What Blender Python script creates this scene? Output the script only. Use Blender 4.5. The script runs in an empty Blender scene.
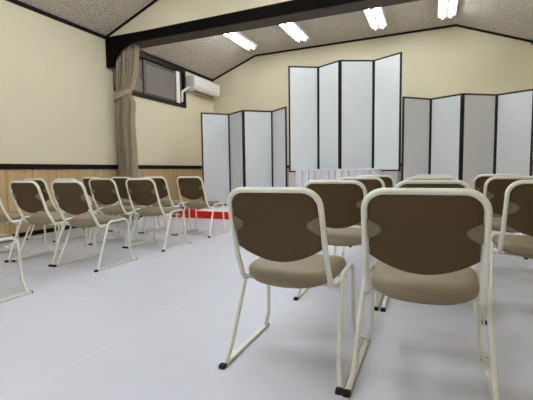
import bpy, bmesh, math, random
from mathutils import Vector, Matrix
random.seed(7)
PI = math.pi
C = bpy.context.scene.collection
SC = bpy.context.scene

# ------------------------------------------------------------------ materials
def new_mat(name):
    m = bpy.data.materials.new(name); m.use_nodes = True
    nt = m.node_tree
    b = nt.nodes['Principled BSDF']
    return m, nt, b

def mat(name, col, rough=0.5, spec=0.5, noise=0.0, nscale=8.0, bump=0.0, bscale=200.0, coat=0.0, metal=0.0, sheen=0.0, stretch=None):
    m, nt, b = new_mat(name)
    b.inputs['Base Color'].default_value = (*col, 1)
    b.inputs['Roughness'].default_value = rough
    b.inputs['Specular IOR Level'].default_value = spec
    b.inputs['Metallic'].default_value = metal
    b.inputs['Coat Weight'].default_value = coat
    if sheen:
        b.inputs['Sheen Weight'].default_value = sheen
    tc = nt.nodes.new('ShaderNodeTexCoord')
    src = tc.outputs['Object']
    if stretch:
        mp = nt.nodes.new('ShaderNodeMapping'); mp.inputs['Scale'].default_value = stretch
        nt.links.new(src, mp.inputs['Vector']); src = mp.outputs['Vector']
    if noise:
        n = nt.nodes.new('ShaderNodeTexNoise'); n.inputs['Scale'].default_value = nscale; n.inputs['Detail'].default_value = 4
        nt.links.new(src, n.inputs['Vector'])
        r = nt.nodes.new('ShaderNodeMix'); r.data_type = 'RGBA'
        r.inputs[6].default_value = (*[c*(1-noise) for c in col], 1)
        r.inputs[7].default_value = (*[min(1, c*(1+noise)) for c in col], 1)
        nt.links.new(n.outputs['Fac'], r.inputs[0]); nt.links.new(r.outputs[2], b.inputs['Base Color'])
    if bump:
        n2 = nt.nodes.new('ShaderNodeTexNoise'); n2.inputs['Scale'].default_value = bscale; n2.inputs['Detail'].default_value = 3
        nt.links.new(src, n2.inputs['Vector'])
        bp = nt.nodes.new('ShaderNodeBump'); bp.inputs['Strength'].default_value = bump; bp.inputs['Distance'].default_value = 0.003
        nt.links.new(n2.outputs['Fac'], bp.inputs['Height']); nt.links.new(bp.outputs['Normal'], b.inputs['Normal'])
    return m

def emit(name, col, strength):
    m, nt, b = new_mat(name)
    b.inputs['Base Color'].default_value = (.9, .9, .9, 1)
    b.inputs['Emission Color'].default_value = (*col, 1)
    b.inputs['Emission Strength'].default_value = strength
    return m

def lin(r, g, b):
    f = lambda c: (c/255/12.92) if c/255 <= .04045 else ((c/255+.055)/1.055)**2.4
    return (f(r), f(g), f(b))

def ceiling_mat():
    m, nt, b = new_mat('patterned ceiling board')
    b.inputs['Roughness'].default_value = .9; b.inputs['Specular IOR Level'].default_value = .15
    tc = nt.nodes.new('ShaderNodeTexCoord')
    def brick(scale, c1, c2, mo, msize, bw, rh, off=.5):
        k = nt.nodes.new('ShaderNodeTexBrick')
        k.inputs['Scale'].default_value = scale
        k.inputs['Color1'].default_value = (*c1, 1); k.inputs['Color2'].default_value = (*c2, 1); k.inputs['Mortar'].default_value = (*mo, 1)
        k.inputs['Mortar Size'].default_value = msize; k.inputs['Brick Width'].default_value = bw; k.inputs['Row Height'].default_value = rh
        k.offset = off
        nt.links.new(tc.outputs['Object'], k.inputs['Vector'])
        return k
    A = brick(1.0, lin(206, 196, 184), lin(194, 184, 172), lin(218, 208, 196), .008, .085, .06)
    n = nt.nodes.new('ShaderNodeTexNoise'); n.inputs['Scale'].default_value = 38; n.inputs['Detail'].default_value = 5
    nt.links.new(tc.outputs['Object'], n.inputs['Vector'])
    rp = nt.nodes.new('ShaderNodeValToRGB')
    rp.color_ramp.elements[0].position = .40; rp.color_ramp.elements[0].color = (.62, .61, .60, 1)
    rp.color_ramp.elements[1].position = .56; rp.color_ramp.elements[1].color = (1, 1, 1, 1)
    nt.links.new(n.outputs['Fac'], rp.inputs[0])
    mx = nt.nodes.new('ShaderNodeMix'); mx.data_type = 'RGBA'; mx.blend_type = 'MULTIPLY'; mx.inputs[0].default_value = .6
    nt.links.new(A.outputs['Color'], mx.inputs[6]); nt.links.new(rp.outputs[0], mx.inputs[7])
    # board joints
    J = brick(1.0, (1, 1, 1), (1, 1, 1), (.6, .58, .56), .004, .455, .91)
    m2 = nt.nodes.new('ShaderNodeMix'); m2.data_type = 'RGBA'; m2.blend_type = 'MULTIPLY'; m2.inputs[0].default_value = .6
    nt.links.new(mx.outputs[2], m2.inputs[6]); nt.links.new(J.outputs['Color'], m2.inputs[7])
    nt.links.new(m2.outputs[2], b.inputs['Base Color'])
    return m

def wood_panel_mat():
    m, nt, b = new_mat('light wood wall boards')
    b.inputs['Roughness'].default_value = .45
    tc = nt.nodes.new('ShaderNodeTexCoord')
    sep = nt.nodes.new('ShaderNodeSeparateXYZ'); nt.links.new(tc.outputs['Object'], sep.inputs[0])
    mp = nt.nodes.new('ShaderNodeMapping'); mp.inputs['Scale'].default_value = (10, 10, .8)
    nt.links.new(tc.outputs['Object'], mp.inputs['Vector'])
    n = nt.nodes.new('ShaderNodeTexNoise'); n.inputs['Scale'].default_value = 2.2; n.inputs['Detail'].default_value = 6
    nt.links.new(mp.outputs['Vector'], n.inputs['Vector'])
    rp = nt.nodes.new('ShaderNodeValToRGB')
    rp.color_ramp.elements[0].position = .3; rp.color_ramp.elements[0].color = (*lin(182, 152, 108), 1)
    rp.color_ramp.elements[1].position = .7; rp.color_ramp.elements[1].color = (*lin(202, 173, 128), 1)
    nt.links.new(n.outputs['Fac'], rp.inputs[0])
    # vertical joints along Y every 0.36 m
    d = nt.nodes.new('ShaderNodeMath'); d.operation = 'DIVIDE'; d.inputs[1].default_value = .36; nt.links.new(sep.outputs['Y'], d.inputs[0])
    fr = nt.nodes.new('ShaderNodeMath'); fr.operation = 'FRACT'; nt.links.new(d.outputs[0], fr.inputs[0])
    gt = nt.nodes.new('ShaderNodeMath'); gt.operation = 'GREATER_THAN'; gt.inputs[1].default_value = .022; nt.links.new(fr.outputs[0], gt.inputs[0])
    mx = nt.nodes.new('ShaderNodeMix'); mx.data_type = 'RGBA'
    mx.inputs[6].default_value = (*lin(112, 84, 52), 1)
    nt.links.new(gt.outputs[0], mx.inputs[0]); nt.links.new(rp.outputs[0], mx.inputs[7])
    nt.links.new(mx.outputs[2], b.inputs['Base Color'])
    return m

def floor_mat():
    m, nt, b = new_mat('white floor sheeting')
    b.inputs['Roughness'].default_value = .34; b.inputs['Specular IOR Level'].default_value = .38
    tc = nt.nodes.new('ShaderNodeTexCoord')
    n = nt.nodes.new('ShaderNodeTexNoise'); n.inputs['Scale'].default_value = 1.1; n.inputs['Detail'].default_value = 3
    nt.links.new(tc.outputs['Object'], n.inputs['Vector'])
    rp = nt.nodes.new('ShaderNodeValToRGB')
    rp.color_ramp.elements[0].position = .3; rp.color_ramp.elements[0].color = (*lin(209, 210, 221), 1)
    rp.color_ramp.elements[1].position = .7; rp.color_ramp.elements[1].color = (*lin(218, 219, 230), 1)
    nt.links.new(n.outputs['Fac'], rp.inputs[0])
    # sheet joins: faint paler taped seams running across and along the hall
    k = nt.nodes.new('ShaderNodeTexBrick'); k.offset = 0.0
    mp = nt.nodes.new('ShaderNodeMapping'); mp.inputs['Location'].default_value = (1.45, 0, 0)
    nt.links.new(tc.outputs['Object'], mp.inputs['Vector'])
    k.inputs['Scale'].default_value = 1; k.inputs['Brick Width'].default_value = 5; k.inputs['Row Height'].default_value = 1.85
    k.inputs['Mortar Size'].default_value = .012; k.inputs['Mortar Smooth'].default_value = .6
    k.inputs['Color1'].default_value = (0, 0, 0, 1); k.inputs['Color2'].default_value = (0, 0, 0, 1); k.inputs['Mortar'].default_value = (1, 1, 1, 1)
    nt.links.new(mp.outputs['Vector'], k.inputs['Vector'])
    s = nt.nodes.new('ShaderNodeMath'); s.operation = 'MULTIPLY'; s.inputs[1].default_value = .13; nt.links.new(k.outputs['Fac'], s.inputs[0])
    mx = nt.nodes.new('ShaderNodeMix'); mx.data_type = 'RGBA'; mx.inputs[7].default_value = (*lin(240, 240, 246), 1)
    nt.links.new(s.outputs[0], mx.inputs[0]); nt.links.new(rp.outputs[0], mx.inputs[6])
    nt.links.new(mx.outputs[2], b.inputs['Base Color'])
    n2 = nt.nodes.new('ShaderNodeTexNoise'); n2.inputs['Scale'].default_value = 2.3; n2.inputs['Detail'].default_value = 2
    nt.links.new(tc.outputs['Object'], n2.inputs['Vector'])
    bp = nt.nodes.new('ShaderNodeBump'); bp.inputs['Strength'].default_value = .25; bp.inputs['Distance'].default_value = .02
    nt.links.new(n2.outputs['Fac'], bp.inputs['Height']); nt.links.new(bp.outputs['Normal'], b.inputs['Normal'])
    return m

M = dict(
    plaster=mat('cream plaster', lin(223, 213, 186), .85, .2, .02, 1.2, .15, 120),
    black=mat('black stained wood', lin(17, 13, 11), .6, .2, .15, 6),
    beamface=mat('black painted beam', lin(11, 9, 8), .8, .1, .1, 5),
    soffit=mat('brown weathered wood', lin(78, 68, 56), .7, .3, .22, 14, .3, 60, stretch=(.25, 1, 1)),
    ceiling=ceiling_mat(), boards=wood_panel_mat(), floor=floor_mat(),
    ivory=mat('ivory enamel tube', lin(236, 235, 224), .3, .5, .02, 30, coat=.2),
    ivory_shade=mat('shaded ivory enamel plate', lin(122, 110, 84), .4, .5, .03, 60),  # bracket ivory darkened: shade of the chair's rear side put into the colour
    runner=mat('ivory enamel bar', lin(226, 224, 212), .38, .5, .04, 40),
    cap=mat('black rubber', lin(24, 23, 22), .6, .3),
    shell=mat('dark brown moulded shell', lin(82, 64, 38), .6, .25, .05, 25, .12, 400),
    vinyl=mat('taupe vinyl', lin(136, 123, 100), .45, .35, .03, 20, .1, 500),
    steel=mat('steel', (.3, .29, .27), .3, .5, metal=1.0),
    screen=mat('silver grey screen paper', lin(224, 226, 230), .36, .5, .015, 4, .05, 300),
    lacquer=mat('black lacquer', lin(17, 17, 18), .35, .5),
    whitecloth=mat('white pleated cloth', lin(236, 234, 242), .75, .2, .01, 10, .1, 300),
    greycloth=mat('pale grey panel cloth', lin(206, 206, 208), .7, .2, .02, 6),
    red=mat('red felt', lin(206, 44, 34), .85, .15, .06, 30, .2, 200),
    curtain=mat('taupe curtain fabric', lin(160, 146, 122), .85, .15, .08, 30, .25, 180, stretch=(1, 1, .15)),
    acwhite=mat('white plastic', lin(236, 234, 228), .35, .5),
    acgrey=mat('light grey plastic', lin(205, 203, 196), .45, .4),
    dark=mat('dark slot', lin(22, 20, 18), .6, .3),
    bronze=mat('dark bronze window frame', lin(22, 18, 16), .55, .3),
    sash=mat('bronze sash', lin(92, 82, 72), .4, .5),
    lampbody=mat('white lamp housing', lin(240, 240, 238), .5, .3),
    outside=mat('pale wall outside', lin(190, 176, 165), .9, .1),
)
m, nt, b = new_mat('frosted glass')
b.inputs['Base Color'].default_value = (*lin(165, 158, 154), 1); b.inputs['Roughness'].default_value = .45
b.inputs['Transmission Weight'].default_value = .5; b.inputs['IOR'].default_value = 1.3
M['glass'] = m
TUBE_E = 42.0
M['tallscreen'] = mat('pale silver screen paper', lin(236, 240, 244), .36, .5, .01, 4, .05, 300)
M['tube_back'] = emit('dimmer fluorescent tube', (.90, .965, 1.0), 15.0)
M['tube'] = emit('lit fluorescent tube', (.90, .965, 1.0), TUBE_E)

# ------------------------------------------------------------------ mesh helpers
def obj(name, bm, material, parent=None, smooth=None):
    me = bpy.data.meshes.new(name)
    bmesh.ops.recalc_face_normals(bm, faces=bm.faces)
    bm.to_mesh(me); bm.free()
    o = bpy.data.objects.new(name, me); C.objects.link(o)
    mats = material if isinstance(material, (list, tuple)) else [material]
    for mm in mats: me.materials.append(mm)
    if smooth is not None:
        for p in me.polygons: p.use_smooth = True
        if smooth < 180:
            me.set_sharp_from_angle(angle=math.radians(smooth))
    if parent: o.parent = parent
    return o

def box(bm, x0, x1, y0, y1, z0, z1, bev=0.0, mi=0):
    t = bmesh.new()
    bmesh.ops.create_cube(t, size=1)
    for v in t.verts:
        v.co = Vector(((x0+x1)/2 + v.co.x*(x1-x0), (y0+y1)/2 + v.co.y*(y1-y0), (z0+z1)/2 + v.co.z*(z1-z0)))
    if bev: bmesh.ops.bevel(t, geom=t.edges[:], offset=bev, segments=2, affect='EDGES', profile=.5)
    for f in t.faces: f.material_index = mi
    me = bpy.data.meshes.new('t'); t.to_mesh(me); t.free(); bm.from_mesh(me); bpy.data.meshes.remove(me)
    return bm

def B(*a, **k): return box(bmesh.new(), *a, **k)

def fillet(pts, rad, seg=7):
    pts = [Vector(p) for p in pts]
    out = [pts[0]]
    for i in range(1, len(pts)-1):
        r = rad[i-1] if isinstance(rad, (list, tuple)) else rad
        a, p, c = pts[i-1], pts[i], pts[i+1]
        u = (a-p).normalized(); v = (c-p).normalized()
        ang = u.angle(v)
        if ang > 3.1 or r <= 0: out.append(p); continue
        d = min(r/math.tan(ang/2), (a-p).length*.49, (c-p).length*.49)
        r2 = d*math.tan(ang/2)
        ce = p + (u+v).normalized()*(r2/math.sin(ang/2))
        s, e = p+u*d - ce, p+v*d - ce
        tot = s.angle(e); ax = s.cross(e).normalized()
        for k in range(seg+1): out.append(ce + Matrix.Rotation(tot*k/seg, 3, ax) @ s)
    out.append(pts[-1])
    return out

def tube(bm, path, r, n=10, caps=True):
    path = [Vector(p) for p in path]
    clean = [path[0]]
    for p in path[1:]:
        if (p-clean[-1]).length > 1e-5: clean.append(p)
    path = clean
    T = []
    for i in range(len(path)):
        a = path[max(0, i-1)]; c = path[min(len(path)-1, i+1)]
        T.append((c-a).normalized())
    ref = Vector((0, 0, 1)) if abs(T[0].z) < .9 else Vector((1, 0, 0))
    N = T[0].cross(ref).normalized()
    rings = []
    for i, p in enumerate(path):
        if i:
            q = T[i-1].rotation_difference(T[i]); N = (q @ N)
            N = (N - T[i]*N.dot(T[i])).normalized()
        Bn = T[i].cross(N)
        rings.append([bm.verts.new(p + (N*math.cos(2*PI*k/n) + Bn*math.sin(2*PI*k/n))*r) for k in range(n)])
    for a, c in zip(rings, rings[1:]):
        for k in range(n): bm.faces.new((a[k], a[(k+1) % n], c[(k+1) % n], c[k]))
    if caps:
        bm.faces.new(rings[0][::-1]); bm.faces.new(rings[-1])
    return bm

def prism(bm, poly, axis, a, c, mi=0):
    """extrude a 2D polygon along an axis ('x','y','z') from a to c"""
    def P(u, v, t):
        return {'x': (t, u, v), 'y': (u, t, v), 'z': (u, v, t)}[axis]
    A = [bm.verts.new(P(u, v, a)) for u, v in poly]; D = [bm.verts.new(P(u, v, c)) for u, v in poly]
    n = len(poly); fs = []
    for i in range(n): fs.append(bm.faces.new((A[i], A[(i+1) % n], D[(i+1) % n], D[i])))
    fs.append(bm.faces.new(A[::-1])); fs.append(bm.faces.new(D))
    for f in fs: f.material_index = mi
    return bm

def loft(bm, rings):
    R = [[bm.verts.new(p) for p in r] for r in rings]
    n = len(R[0])
    for a, c in zip(R, R[1:]):
        for k in range(n): bm.faces.new((a[k], a[(k+1) % n], c[(k+1) % n], c[k]))
    bm.faces.new(R[0][::-1]); bm.faces.new(R[-1])
    return bm

def tag(o, label=None, cat=None, group=None, kind=None):
    if label: o['label'] = label
    if cat: o['category'] = cat
    if group: o['group'] = group
    if kind: o['kind'] = kind
    return o

def thing(name, label, cat, loc=(0, 0, 0), rotz=0, group=None):
    o = bpy.data.objects.new(name, None); C.objects.link(o)
    o.empty_display_size = .1
    o.location = loc; o.rotation_euler = (0, 0, rotz)
    return tag(o, label, cat, group)

def struct(name, bm, m, label=None, parent=None, smooth=None):
    o = obj(name, bm, m, parent, smooth)
    if not parent: tag(o, label, None, None, 'structure')
    return o

def copy_tree(o, parent=None):
    c = o.copy(); C.objects.link(c); c.parent = parent
    for ch in list(o.children): copy_tree(ch, c)
    return c

# ------------------------------------------------------------------ room dimensions
XL, XR, YB, YF = -5.05, 1.64, 8.46, -4.2
BY = 5.025                                  # front face of the beam that divides the hall
PROF = [(XL, 3.10), (-3.87, 3.555), (0.38, 3.588), (XR, 3.10)]     # ceiling profile across the hall
def ceil_z(x):
    for (x0, z0), (x1, z1) in zip(PROF, PROF[1:]):
        if x0 <= x <= x1: return z0 + (z1-z0)*(x-x0)/(x1-x0)
    return PROF[-1][1]

# floor
struct('floor', B(XL-.12, XR+.12, YF-.12, YB+.12, -.1, 0), M['floor'], 'floor covered with white sheeting')
# ceiling: folded board slab
bm = bmesh.new()
prism(bm, PROF + [(XR, PROF[-1][1]+.12), (.38, 3.72), (-3.87, 3.68), (XL, PROF[0][1]+.12)], 'y', YF-.12, YB+.12)
struct('ceiling', bm, M['ceiling'], 'patterned beige ceiling with sloped sides')
# left wall with the window opening
WY0, WY1, WZ0, WZ1 = 5.20, 7.23, 2.275, 3.035
bm = bmesh.new()
TH = .14
for (y0, y1, z0, z1) in ((YF-.12, WY0, 0, 3.2), (WY1, YB+.12, 0, 3.2), (WY0, WY1, 0, WZ0), (WY0, WY1, WZ1, 3.2)):
    box(bm, XL-TH, XL, y0, y1, z0, z1)
struct('wall_left', bm, M['plaster'], 'cream plaster wall with the window')
gable = lambda z0: [(XL, z0), (XL, PROF[0][1]+.06), (-3.87, 3.60), (.38, 3.64), (XR, PROF[-1][1]+.06), (XR, z0)]
struct('wall_back', prism(bmesh.new(), gable(0), 'y', YB, YB+.12), M['plaster'], 'cream end wall behind the folding screens')
struct('wall_front', prism(bmesh.new(), gable(0), 'y', YF-.12, YF), M['plaster'], 'cream end wall behind the viewer')
struct('wall_right', B(XR, XR+TH, YF-.12, YB+.12, 0, 3.3), M['plaster'], 'cream right wall')
struct('wall_middle', prism(bmesh.new(), [(XL, 3.0), (XL, PROF[0][1]+.05), (-3.87, 3.60), (.38, 3.64), (XR, PROF[-1][1]+.05), (XR, 3.0)], 'y', BY+.02, BY+.14), M['plaster'], 'cream gable strip above the beam')

# beam with a curved haunch where it meets the left wall (black), brown underside
zb = 2.945
poly = [(XL, 3.09), (XL, 2.60), (-4.90, 2.60)]
poly += [(-4.90 + .54*(1-math.cos(a)), 2.60 + .345*math.sin(a)) for a in [PI/2*k/12 for k in range(1, 13)]]
poly += [(-2.5, 2.945), (XR, 2.945), (XR, 3.075), (-1.8, 3.10), (-4.2, 3.08)]
beam = struct('trim_1', prism(bmesh.new(), poly, 'y', BY, BY+.05), M['beamface'], 'black beam across the hall')
struct('beam_underside', B(-4.62, XR, BY+.05, BY+.36, 2.95, 3.08, .004), M['soffit'], parent=beam)

# dark trims where walls meet the ceiling
def strip(bm, p, q, w, d, inward):
    """flat strip along p->q: height w (in z, downward), depth d along 'inward'"""
    p, q, n = Vector(p), Vector(q), Vector(inward)
    up = Vector((0, 0, -w))
    a = [p, p+n*d, p+n*d+up, p+up]; c = [q, q+n*d, q+n*d+up, q+up]
    A = [bm.verts.new(v) for v in a]; D = [bm.verts.new(v) for v in c]
    for i in range(4): bm.faces.new((A[i], A[(i+1) % 4], D[(i+1) % 4], D[i]))
    bm.faces.new(A[::-1]); bm.faces.new(D)
    return bm
bm = bmesh.new(); strip(bm, (XL, YF, 3.105), (XL, BY, 3.105), .045, .035, (1, 0, 0)); strip(bm, (XL, BY+.14, 3.105), (XL, YB, 3.105), .045, .035, (1, 0, 0))
struct('trim_2', bm, M['black'], 'dark cornice on the left wall')
bm = bmesh.new(); strip(bm, (XR, YF, 3.10), (XR, BY, 3.10), .055, .035, (-1, 0, 0)); strip(bm, (XR, BY+.14, 3.10), (XR, YB, 3.10), .055, .035, (-1, 0, 0))
struct('trim_3', bm, M['black'], 'dark cornice on the right wall')
def gable_trim(y, n, w=.045):
    bm = bmesh.new()
    for (x0, z0), (x1, z1) in zip(PROF, PROF[1:]): strip(bm, (x0, y, z0+.01), (x1, y, z1+.01), w, .03, (0, n, 0))
    return bm
struct('trim_4', gable_trim(YB, -1), M['black'], 'dark cornice on the end wall')
struct('trim_5', gable_trim(BY+.02, -1, .036), M['black'], 'dark cornice above the beam')

# dado: boards, rail, baseboard on the left wall; the same on the other walls
struct('trim_6', B(XL, XL+.012, YF, YB, .06, .91), M['boards'], 'light wood boards below the dado rail')
struct('trim_7', B(XL, XL+.03, YF, YB, .905, .977, .004), M['black'], 'black dado rail on the left wall')
struct('baseboard_left', B(XL, XL+.025, YF, YB, 0, .06, .003), M['black'], 'black baseboard')
struct('trim_8', B(XL+.03, XR-.03, YB-.012, YB, .06, .91), M['boards'], 'light wood boards on the end wall')
struct('trim_9', B(XL+.03, XR-.03, YB-.03, YB, .90, .955, .004), M['black'], 'black dado rail on the end wall')
struct('baseboard_back', B(XL+.03, XR-.03, YB-.025, YB, 0, .06, .003), M['black'], 'black baseboard')
struct('trim_10', B(XR-.012, XR, YF, YB-.03, .06, .91), M['boards'], 'light wood boards on the right wall')
struct('trim_11', B(XR-.03, XR, YF, YB-.03, .90, .955, .004), M['black'], 'black dado rail on the right wall')
struct('baseboard_right', B(XR-.025, XR, YF, YB-.03, 0, .06, .003), M['black'], 'black baseboard')

# ------------------------------------------------------------------ window
def frame_bm(y0, y1, z0, z1, w, x0, x1, bev=.003):
    bm = bmesh.new()
    box(bm, x0, x1, y0, y0+w, z0, z1, bev); box(bm, x0, x1, y1-w, y1, z0, z1, bev)
    box(bm, x0, x1, y0+w, y1-w, z0, z0+w, bev); box(bm, x0, x1, y0+w, y1-w, z1-w, z1, bev)
    return bm
win = tag(bpy.data.objects.new('window_1', None), 'high sliding window with frosted panes', None, None, 'structure'); C.objects.link(win)
win.location = (0, 0, 0)
obj('window_frame', frame_bm(WY0-.03, WY1+.03, WZ0-.03, WZ1+.02, .07, XL-.10, XL+.035), M['bronze'], win)
for y0, y1, xo in ((WY0+.04, 6.04, -.075), (5.97, WY1-.04, -.045)):
    s = obj('sash', frame_bm(y0, y1, WZ0+.04, WZ1-.05, .058, XL+xo, XL+xo+.025), M['sash'], win)
    obj('pane', B(XL+xo+.009, XL+xo+.015, y0+.04, y1-.04, WZ0+.08, WZ1-.09), M['glass'], s)
obj('handle', B(XL-.05, XL-.025, 5.925, 5.945, 2.60, 2.72, .003), M['steel'], win)
obj('filler_panel', B(XL-.012, XL+.012, 6.95, 7.07, WZ0+.04, WZ1-.05, .004), M['acwhite'], win)
# unseen wall outside and a lamp added for the glow low in the panes
struct('wall_outside', B(-7.2, -7.1, 3, 10, -.3, 2.75), M['outside'], 'unseen wall outside the window')
l = bpy.data.lights.new('unseen_outdoor_lamp', 'POINT'); l.energy = 160; l.color = (1, .86, .78); l.shadow_soft_size = .1  # added lamp, never in view
lo = bpy.data.objects.new('unseen_outdoor_lamp', l); C.objects.link(lo); lo.location = (-6.3, 6.3, 1.2)

# ------------------------------------------------------------------ air conditioner
ac = thing('air_conditioner', 'white wall mounted air conditioner beside the high window', 'air conditioner', (XL, 7.83, 2.63))
AL = .55
prof = [(0, 0), (.13, -.005), (.215, .03), (.238, .062), (.246, .27), (.238, .302), (.215, .308), (0, .308)]
bm = bmesh.new(); prism(bm, prof, 'y', -AL, AL)
bmesh.ops.bevel(bm, geom=[e for e in bm.edges], offset=.008, segments=2, affect='EDGES')
obj('body', bm, M['acwhite'], ac, 20)
obj('front_panel', B(.236, .252, -AL+.02, AL-.02, .085, .272, .005), M['acwhite'], ac, 20)
bm = bmesh.new(); prism(bm, [(.125, -.004), (.192, .036), (.188, .046), (.12, .004)], 'y', -AL+.12, AL-.12)
for v in bm.verts: v.co += Vector((.006, 0, -.006))
obj('air_outlet', bm, M['dark'], ac)
bm = bmesh.new(); prism(bm, [(.198, .040), (.236, .082), (.241, .079), (.203, .036)], 'y', -AL+.05, AL-.05)
obj('louver', bm, M['acgrey'], ac)
hose = fillet([(.10, -AL+.02, .06), (.10, -AL-.06, .05), (.07, -AL-.12, -.02), (.03, -AL-.16, -.05), (.02, -AL-.16, -.27)], .05)
obj('hose', tube(bmesh.new(), hose, .028, 12), M['acwhite'], ac, 60)

# ------------------------------------------------------------------ ceiling lights
def make_light():
    t = thing('ceiling_light', '', 'ceiling light', (0, 0, 0), 0, '')
    bm = bmesh.new(); prism(bm, [(-.15, 0), (-.15, -.055), (-.14, -.06), (-.05, -.035), (-.025, -.075), (.025, -.075), (.05, -.035), (.14, -.06), (.15, -.055), (.15, 0)], 'y', -.62, .62)
    obj('housing', bm, M['lampbody'], t)
    for s in (-1, 1):
        obj('tube', tube(bmesh.new(), [(s*.068, -.585, -.075), (s*.068, .585, -.075)], .0145, 10), M['tube_back'], t, 60)
        for e in (-1, 1): obj('lamp_holder', B(s*.068-.018, s*.068+.018, e*.6-.018, e*.6+.018, -.098, -.006, .004), M['lampbody'], t)
    return t
light0 = make_light()
bright_tube = {}
for ch in light0.children:
    if ch.name.startswith('tube'):
        d = ch.data.copy(); d.materials.clear(); d.materials.append(M['tube']); bright_tube[ch.data.name] = d
specs = []
for x, nm in ((-3.66, 'leftmost twin-tube light beyond the beam, nearest the high window'),
              (-2.50, 'second twin-tube light from the left beyond the beam'),
              (-.97, 'third twin-tube light from the left, above the tall screens'),
              (.19, 'rightmost twin-tube light, at the ceiling ridge beyond the beam')):
    specs.append((x, 7.18, nm, 'twin-tube lights beyond the beam'))
for x, nm in ((-2.50, 'left'), (-.99, 'right')):  # hidden by the beam; added to brighten the screens
    specs.append((x, 5.80, nm + ' added unseen twin-tube light close behind the beam', 'added unseen twin-tube lights close behind the beam'))
for y, row in ((3.5, 'nearest the beam'), (.9, 'over the near chairs'), (-1.9, 'at the rear of the hall')):  # unseen lamps, guessed and placed to match the hall's brightness
    for x, nm in ((-2.66, 'left'), (-1.04, 'right')):
        specs.append((x, y, nm + ' unseen twin-tube light of the row ' + row, 'unseen twin-tube lights in front of the beam'))
for i, (x, y, nm, g) in enumerate(specs):
    t = light0 if i == 0 else copy_tree(light0)
    sl = (ceil_z(x+.1)-ceil_z(x-.1))/.2
    t.location = (x, y, ceil_z(x)+.004 - abs(sl)*0)
    t.rotation_euler = (0, -math.atan(sl), 0)
    if y < 5:
        for ch in t.children:
            if ch.name.startswith('tube'):
                ch.data = bright_tube[ch.data.name]
    tag(t, nm, 'ceiling light', g)

# ------------------------------------------------------------------ curtain
cur = thing('curtain', 'taupe curtain tied back against the left wall under the beam', 'curtain', (0, 0, 0))
def cur_ext(z):
    keys = [(.03, -5.03, -4.66), (1.0, -5.03, -4.66), (1.7, -5.03, -4.68), (2.06, -5.00, -4.64), (2.14, -5.00, -4.72), (2.22, -5.00, -4.70), (2.35, -5.01, -4.61), (2.6, -5.02, -4.54), (2.94, -5.01, -4.50)]
    for (z0, a0, b0), (z1, a1, b1) in zip(keys, keys[1:]):
        if z <= z1:
            t = (z-z0)/(z1-z0); t = t*t*(3-2*t)
            return a0+(a1-a0)*t, b0+(b1-b0)*t
    return keys[-1][1:]
bm = bmesh.new()
NU, NZ = 90, 48
rows = []
for j in range(NZ+1):
    z = .03 + (2.94-.03)*j/NZ
    a, b_ = cur_ext(z)
    tie = math.exp(-((z-2.15)/.16)**2)
    fr, bk = [], []
    for i in range(NU+1):
        u = i/NU
        x = a + (b_-a)*u + .012*math.sin(9*u*PI+1)*(1-tie)
        y = 5.19 + (.055-.02*tie)*math.sin(u*2*PI*8.5 + .5*math.sin(z*1.7) + .8*u*math.sin(z*2.1)) + .02*math.sin(u*2*PI*2.2+z)
        y -= .06*math.sin(u*PI)*(.6+.3*tie)
        fr.append((x, y, z)); bk.append((x, y+.012, z))
    rows.append(fr + bk[::-1])
loft(bm, rows)
obj('drape', bm, M['curtain'], cur, 70)
ring = []
for zz in (2.10, 2.12, 2.18, 2.20):
    d = .0 if zz in (2.10, 2.20) else .012
    ring.append([(-4.86 + (.155+d)*math.cos(2*PI*k/28), 5.165 + (.085+d)*math.sin(2*PI*k/28), zz + .05*math.cos(2*PI*k/28)) for k in range(28)])
obj('tieback', loft(bmesh.new(), ring), M['curtain'], cur, 50)

# ------------------------------------------------------------------ dais, screen platform, skirted table
DX0, DX1, DY0, DY1, DZ = -4.46, 1.55, 5.88, 8.25, .135
dais = thing('dais', 'low white platform partly edged in red cloth under the folding screens', 'platform', (0, 0, 0))
obj('red_cloth', B(DX0, -2.45, DY0, DY1, 0, DZ-.008, .004), M['red'], dais)
obj('white_cloth', B(-2.45, DX1, DY0, DY1, 0, DZ-.008, .004), M['whitecloth'], dais)
bm = bmesh.new(); box(bm, -3.95, DX1, DY0+.02, DY1, DZ-.008, DZ, .002)
obj('top_sheet', bm, M['whitecloth'], dais)

plat = thing('raised_stand', 'white covered stand carrying the tall folding screen', 'stand', (-1.47, 6.87, DZ))
obj('front_panel', B(-.945, .945, -.20, -.17, 0, .657, .004), M['greycloth'], plat)
obj('side_panel', B(-.945, -.915, -.17, .24, 0, .657, .004), M['greycloth'], plat)
obj('side_panel', B(.915, .945, -.17, .24, 0, .657, .004), M['greycloth'], plat)
obj('top_board', B(-.945, .945, -.20, .24, .657, .669, .003), M['greycloth'], plat)

tab = thing('skirted_table', 'small table with white pleated skirt in front of the tall screen', 'table', (-1.475, 6.48, DZ))
TW, TD, TH_ = .685, .125, .722
def pleat_line(off=0):
    """closed outline of a pleated skirt round a table TW x TD, with flat faces and deep knife folds"""
    out = []
    def side(p, q, n):
        p, q = Vector((*p, 0)), Vector((*q, 0)); d = q-p; nn = Vector((d.y, -d.x, 0)).normalized()
        for i in range(n):
            for t, o in ((.0, -.022), (.05, .010), (.5, .020), (.88, .014), (.94, -.020)):
                out.append(p + d*((i+t)/n) + nn*(o+off))
    side((-TW, -TD), (TW, -TD), 12); side((TW, -TD), (TW, TD), 3); side((TW, TD), (-TW, TD), 12); side((-TW, TD), (-TW, -TD), 3)
    return out
ol = pleat_line()
bm = bmesh.new(); loft(bm, [[(p.x*s, p.y*s, z) for p in ol] for z, s in ((.002, 1.02), (.3, 1.01), (TH_-.03, 1.0))])
obj('pleated_skirt', bm, M['whitecloth'], tab)
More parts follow.
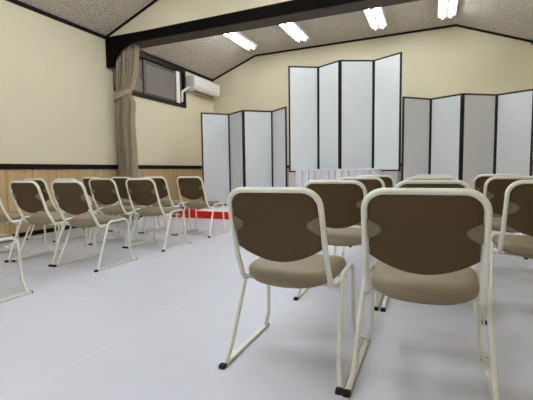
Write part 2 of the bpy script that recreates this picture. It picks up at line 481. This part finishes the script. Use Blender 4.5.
obj('tabletop', B(-TW-.022, TW+.022, -TD-.022, TD+.022, TH_-.032, TH_, .006), M['whitecloth'], tab, 40)

# ------------------------------------------------------------------ folding screens
def folding_screen(hinges, z0, h, label, paper):
    xs = [p[0] for p in hinges]; ys = [p[1] for p in hinges]
    cx, cy = sum(xs)/len(xs), sum(ys)/len(ys)
    t = thing('folding_screen', label, 'folding screen', (cx, cy, z0), 0, 'folding screens across the dais')
    for (xa, ya), (xb, yb) in zip(hinges, hinges[1:]):
        a = Vector((xa-cx, ya-cy, 0)); c = Vector((xb-cx, yb-cy, 0)); d = (c-a); L = d.length; u = d/L; n = Vector((u.y, -u.x, 0))
        def loc(bm):
            mtx = Matrix(((u.x, -n.x, 0, a.x), (u.y, -n.y, 0, a.y), (0, 0, 1, 0), (0, 0, 0, 1)))
            bmesh.ops.transform(bm, matrix=mtx, verts=bm.verts); return bm
        e = .002; w = .028
        p = obj('screen_panel', loc(B(w, L-w, -.008, .008, w, h-w)), M[paper], t)
        bm = bmesh.new()
        box(bm, e, e+w, -.012, .012, 0, h, .002); box(bm, L-e-w, L-e, -.012, .012, 0, h, .002)
        box(bm, e+w, L-e-w, -.012, .012, 0, w, .002); box(bm, e+w, L-e-w, -.012, .012, h-w, h, .002)
        obj('panel_frame', loc(bm), M['lacquer'], p)
    return t
SH = 1.871
folding_screen([(-4.23, 6.60), (-3.83, 7.04), (-3.35, 6.71), (-2.90, 7.09), (-2.468, 6.71)], DZ, SH, 'low grey folding screen at the left end of the dais', 'screen')
folding_screen([(-2.428, 6.727), (-1.945, 7.02), (-1.493, 6.76), (-.957, 7.02), (-.480, 6.735)], DZ+.669, SH+.052, 'tall pale folding screen raised at the middle of the dais', 'tallscreen')
folding_screen([(-.456, 6.68), (-.04, 7.09), (.419, 6.83), (.924, 7.18), (1.385, 6.92)], DZ, SH, 'low grey folding screen at the right end of the dais', 'screen')

# ------------------------------------------------------------------ chairs (origin: floor, under the rear foot caps)
RX = .2535                                 # runner centre line
def lean(z): return .075 - (z-.42)*.31   # plane of the backrest
def rr_outline(w, hb, ht, rt, sag, n=10):
    """backrest outline in (x,z): straight sides, rounded top corners, bowed lower edge"""
    pts = []
    for k in range(n+1):
        a = PI/2*k/n; pts.append((w-rt+rt*math.cos(a), ht-rt+rt*math.sin(a)))
    for k in range(n+1):
        a = PI/2+PI/2*k/n; pts.append((-w+rt+rt*math.cos(a), ht-rt+rt*math.sin(a)))
    m_ = 22
    for k in range(m_+1):
        t = -1+2*k/m_
        z = hb - sag*(1-abs(t)**2.0)
        pts.append((w*t, z))
    return pts
def make_chair():
    t = thing('stacking_chair', '', 'chair', (0, 0, 0), 0, '')
    # back frame: one inverted U whose ends turn forward under the seat
    bx = .188
    def back(x): return [(x, .200, .378), (x*1.045, .118, .372), (x*1.04, .085, .39), (x*1.03, lean(.50), .50), (x, lean(.774), .774)]
    L = back(-bx); R = back(bx)
    L[0] = (-.210, .200, .378); R[0] = (.210, .200, .378)
    path = fillet([L[0], L[1], L[3], L[4], R[4], R[3], R[1], R[0]], [.05, .2, .068, .068, .2, .05], 9)
    obj('back_frame', tube(bmesh.new(), path, .0118, 12), M['ivory'], t, 60)
    # side frames: inverted U, feet splayed onto a floor runner
    for s in (-1, 1):
        tx = s*.221
        p = fillet([(s*(RX-.004), .035, .016), (s*.238, .065, .085), (tx, .205, .407), (tx, .44, .412), (s*.224, .452, .10), (s*(RX-.004), .468, .016)], [.04, .055, .055, .06], 8)
        obj('leg_frame', tube(bmesh.new(), p, .0098, 10), M['ivory'], t, 60)
        rn = obj('floor_runner', B(s*RX-.0125, s*RX+.0125, .012, .495, .003, .017, .002), M['runner'], t)
        for y0, y1 in ((-.006, .022), (.490, .499)):
            obj('foot_cap', B(s*RX-.0138, s*RX+.0138, y0, y1, 0, .0185, .003), M['cap'], rn)
    # seat pad
    def seat_ring(ins, z, kick):
        out = []
        n = 64
        for k in range(n):
            a = 2*PI*k/n
            ca, sa = math.cos(a), math.sin(a)
            e = 2/4.4
            x = math.copysign(abs(ca)**e, ca); y = math.copysign(abs(sa)**e, sa)
            wx = .200 + .008*y - ins
            yy = .283 + (.190-ins)*y
            if y < 0: yy -= .022*(1-x*x)*(-y)
            out.append((x*wx, yy, z + kick*x*x - .006*max(0, -y)**3 - (.012*max(0, y)**4)))
        return out
    rings = [seat_ring(i, z, k) for i, z, k in ((.05, .363, .024), (.024, .363, .022), (.009, .368, .019), (.001, .381, .012), (0, .404, .005), (.003, .422, 0), (.011, .434, 0), (.026, .442, 0), (.06, .445, 0), (.11, .4435, 0))]
    obj('seat', loft(bmesh.new(), rings), M['vinyl'], t, 50)
    for yy in (.20, .37): obj('seat_support', tube(bmesh.new(), [(-.218, yy, .356), (.218, yy, .356)], .007, 8), M['ivory'], t, 60)
    # backrest: moulded shell behind, pad in front
    W, HB, HT, RT, SAG = .178, .540, .765, .056, .060
    def sheet(ins0, layers):
        rings = []
        for ins, off in layers:
            o = rr_outline(W-ins, HB+ins*.6, HT-ins, max(.01, RT-ins), SAG, 8)
            ring = []
            for x, z in o:
                bow = -.010*(1-(x/W)**2)
                ring.append((x, lean(z)+bow+off, z + off*.35))
            rings.append(ring)
        return rings
    br = obj('backrest', loft(bmesh.new(), sheet(0, ((.012, -.007), (.003, -.005), (0, 0), (0, .008)))), M['shell'], t, 40)
    obj('back_pad', loft(bmesh.new(), sheet(0, ((.002, .0085), (.002, .016), (.008, .024), (.03, .030), (.07, .032)))), M['vinyl'], br, 50)
    for s in (-1, 1):
        zc = .638
        prof_ = []
        pts2 = [(.186, .040), (.186, -.040)] + [(.142 + .014*math.cos(a), .0175*math.sin(a)) for a in [PI*1.28 - PI*.56*k/6 - 0 for k in range(7)]]
        pts2 = [(.180, .034), (.174, .034)] + [(.152 + .019*math.cos(a), .019*math.sin(a)) for a in [math.radians(118 + 124*k/8) for k in range(9)]] + [(.174, -.034), (.180, -.034)]
        bm = bmesh.new(); A, D = [], []
        for x, dz in pts2:
            z = zc+dz; y = lean(z) - .010*(1-(x/W)**2)
            A.append(bm.verts.new((s*x, y-.0125, z))); D.append(bm.verts.new((s*x, y-.0062, z)))
        n = len(pts2)
        for i in range(n): bm.faces.new((A[i], A[(i+1) % n], D[(i+1) % n], D[i]))
        bm.faces.new(A); bm.faces.new(D[::-1])
        k = obj('bracket', bm, M['ivory_shade'], t)
        yb = lean(zc) - .010*(1-(.149/W)**2)
        obj('bolt', tube(bmesh.new(), [(s*.149, yb-.017, zc), (s*.149, yb-.010, zc)], .0048, 10), M['steel'], k, 50)
    return t
chair0 = make_chair()
GR, GL = 'chairs in the right block', 'chairs in the left block'
chairs = [
    (-0.026, 1.382, 0, 'large near chair at right, its brown back facing us, fully in view', GR),
    (-0.562, 1.386, 0, 'near chair left of the foreground pair, beside the open aisle', GR),
    (0.000, 2.325, 0, 'chair directly behind the large right foreground chair, only its top bar showing', GR),
    (-0.549, 2.328, 0, 'chair ahead of the near aisle chair, second from us in the aisle column', GR),
    (0.549, 2.325, 0, 'nearest chair of the column at the right edge, cut by the frame', GR),
    (0.004, 3.265, 0, 'third chair from us in the column of the large foreground chair', GR),
    (-0.549, 3.265, 0, 'third chair from us in the aisle column, before the pleated table', GR),
    (0.556, 3.262, 0, 'second chair of the column at the right edge', GR),
    (0.010, 4.160, 0, 'farthest chair in the column of the large foreground chair', GR),
    (-0.549, 4.160, 0, 'farthest chair in the aisle column, nearest the pleated table', GR),
    (0.560, 4.150, 0, 'farthest chair of the column at the right edge', GR),
    (-2.855, 1.305, 0, 'chair at the lower left corner, only its leg frame and runner in view', GL),
    (-2.880, 2.390, 0, 'nearest whole chair of the left block, on the aisle', GL),
    (-2.866, 3.273, 0, 'middle aisle chair of the left block', GL),
    (-2.858, 4.175, 0, 'farthest aisle chair of the left block, standing alone beside the red cloth', GL),
    (-3.436, 2.388, 0, 'chair left of the nearest whole aisle chair, in the left block second column', GL),
    (-3.415, 3.278, 0, 'second column chair left of the middle aisle chair in the left block', GL),
    (-3.406, 4.157, 0, 'second column chair left of the farthest aisle chair in the left block', GL),
    (-4.000, 2.355, 0, 'chair cut by the left edge of the frame, close to the wall boards', GL),
    (-3.964, 3.270, 0, 'third column chair of the left block, middle row, mostly hidden by the nearest whole chair', GL),
    (-3.955, 4.144, 0, 'third column chair of the left block, farthest row, before the curtain', GL),
    (-4.512, 3.268, 0, 'wall side chair of the left block, middle row, peeping out behind the second column', GL),
    (-4.505, 4.140, 0, 'wall side chair of the left block, farthest row, nearest the wooden wall boards', GL),
]
for i, (x, y, r, lab, g) in enumerate(chairs):
    t = chair0 if i == 0 else copy_tree(chair0)
    t.location = (x, y, 0); t.rotation_euler = (0, 0, math.radians(r))
    tag(t, lab, 'chair', g)

# ------------------------------------------------------------------ world, camera, view
w = bpy.data.worlds.new('night'); SC.world = w; w.use_nodes = True
w.node_tree.nodes['Background'].inputs[0].default_value = (.01, .012, .02, 1)
w.node_tree.nodes['Background'].inputs[1].default_value = .3
cam = bpy.data.cameras.new('camera'); co = bpy.data.objects.new('camera', cam); C.objects.link(co)
cam.sensor_width = 36; cam.lens = 385/533*36; cam.clip_start = .05
co.location = (0, 0, .85); co.rotation_euler = (Matrix.Rotation(math.radians(23.251), 3, 'Z') @ Matrix.Rotation(math.radians(90-4.426), 3, 'X') @ Matrix.Rotation(math.radians(-.76), 3, 'Z')).to_euler()
SC.camera = co
SC.view_settings.view_transform = 'Standard'; SC.view_settings.look = 'None'
SC.view_settings.gamma = 1; SC.view_settings.use_curve_mapping = False
SC.view_settings.exposure = 0.93
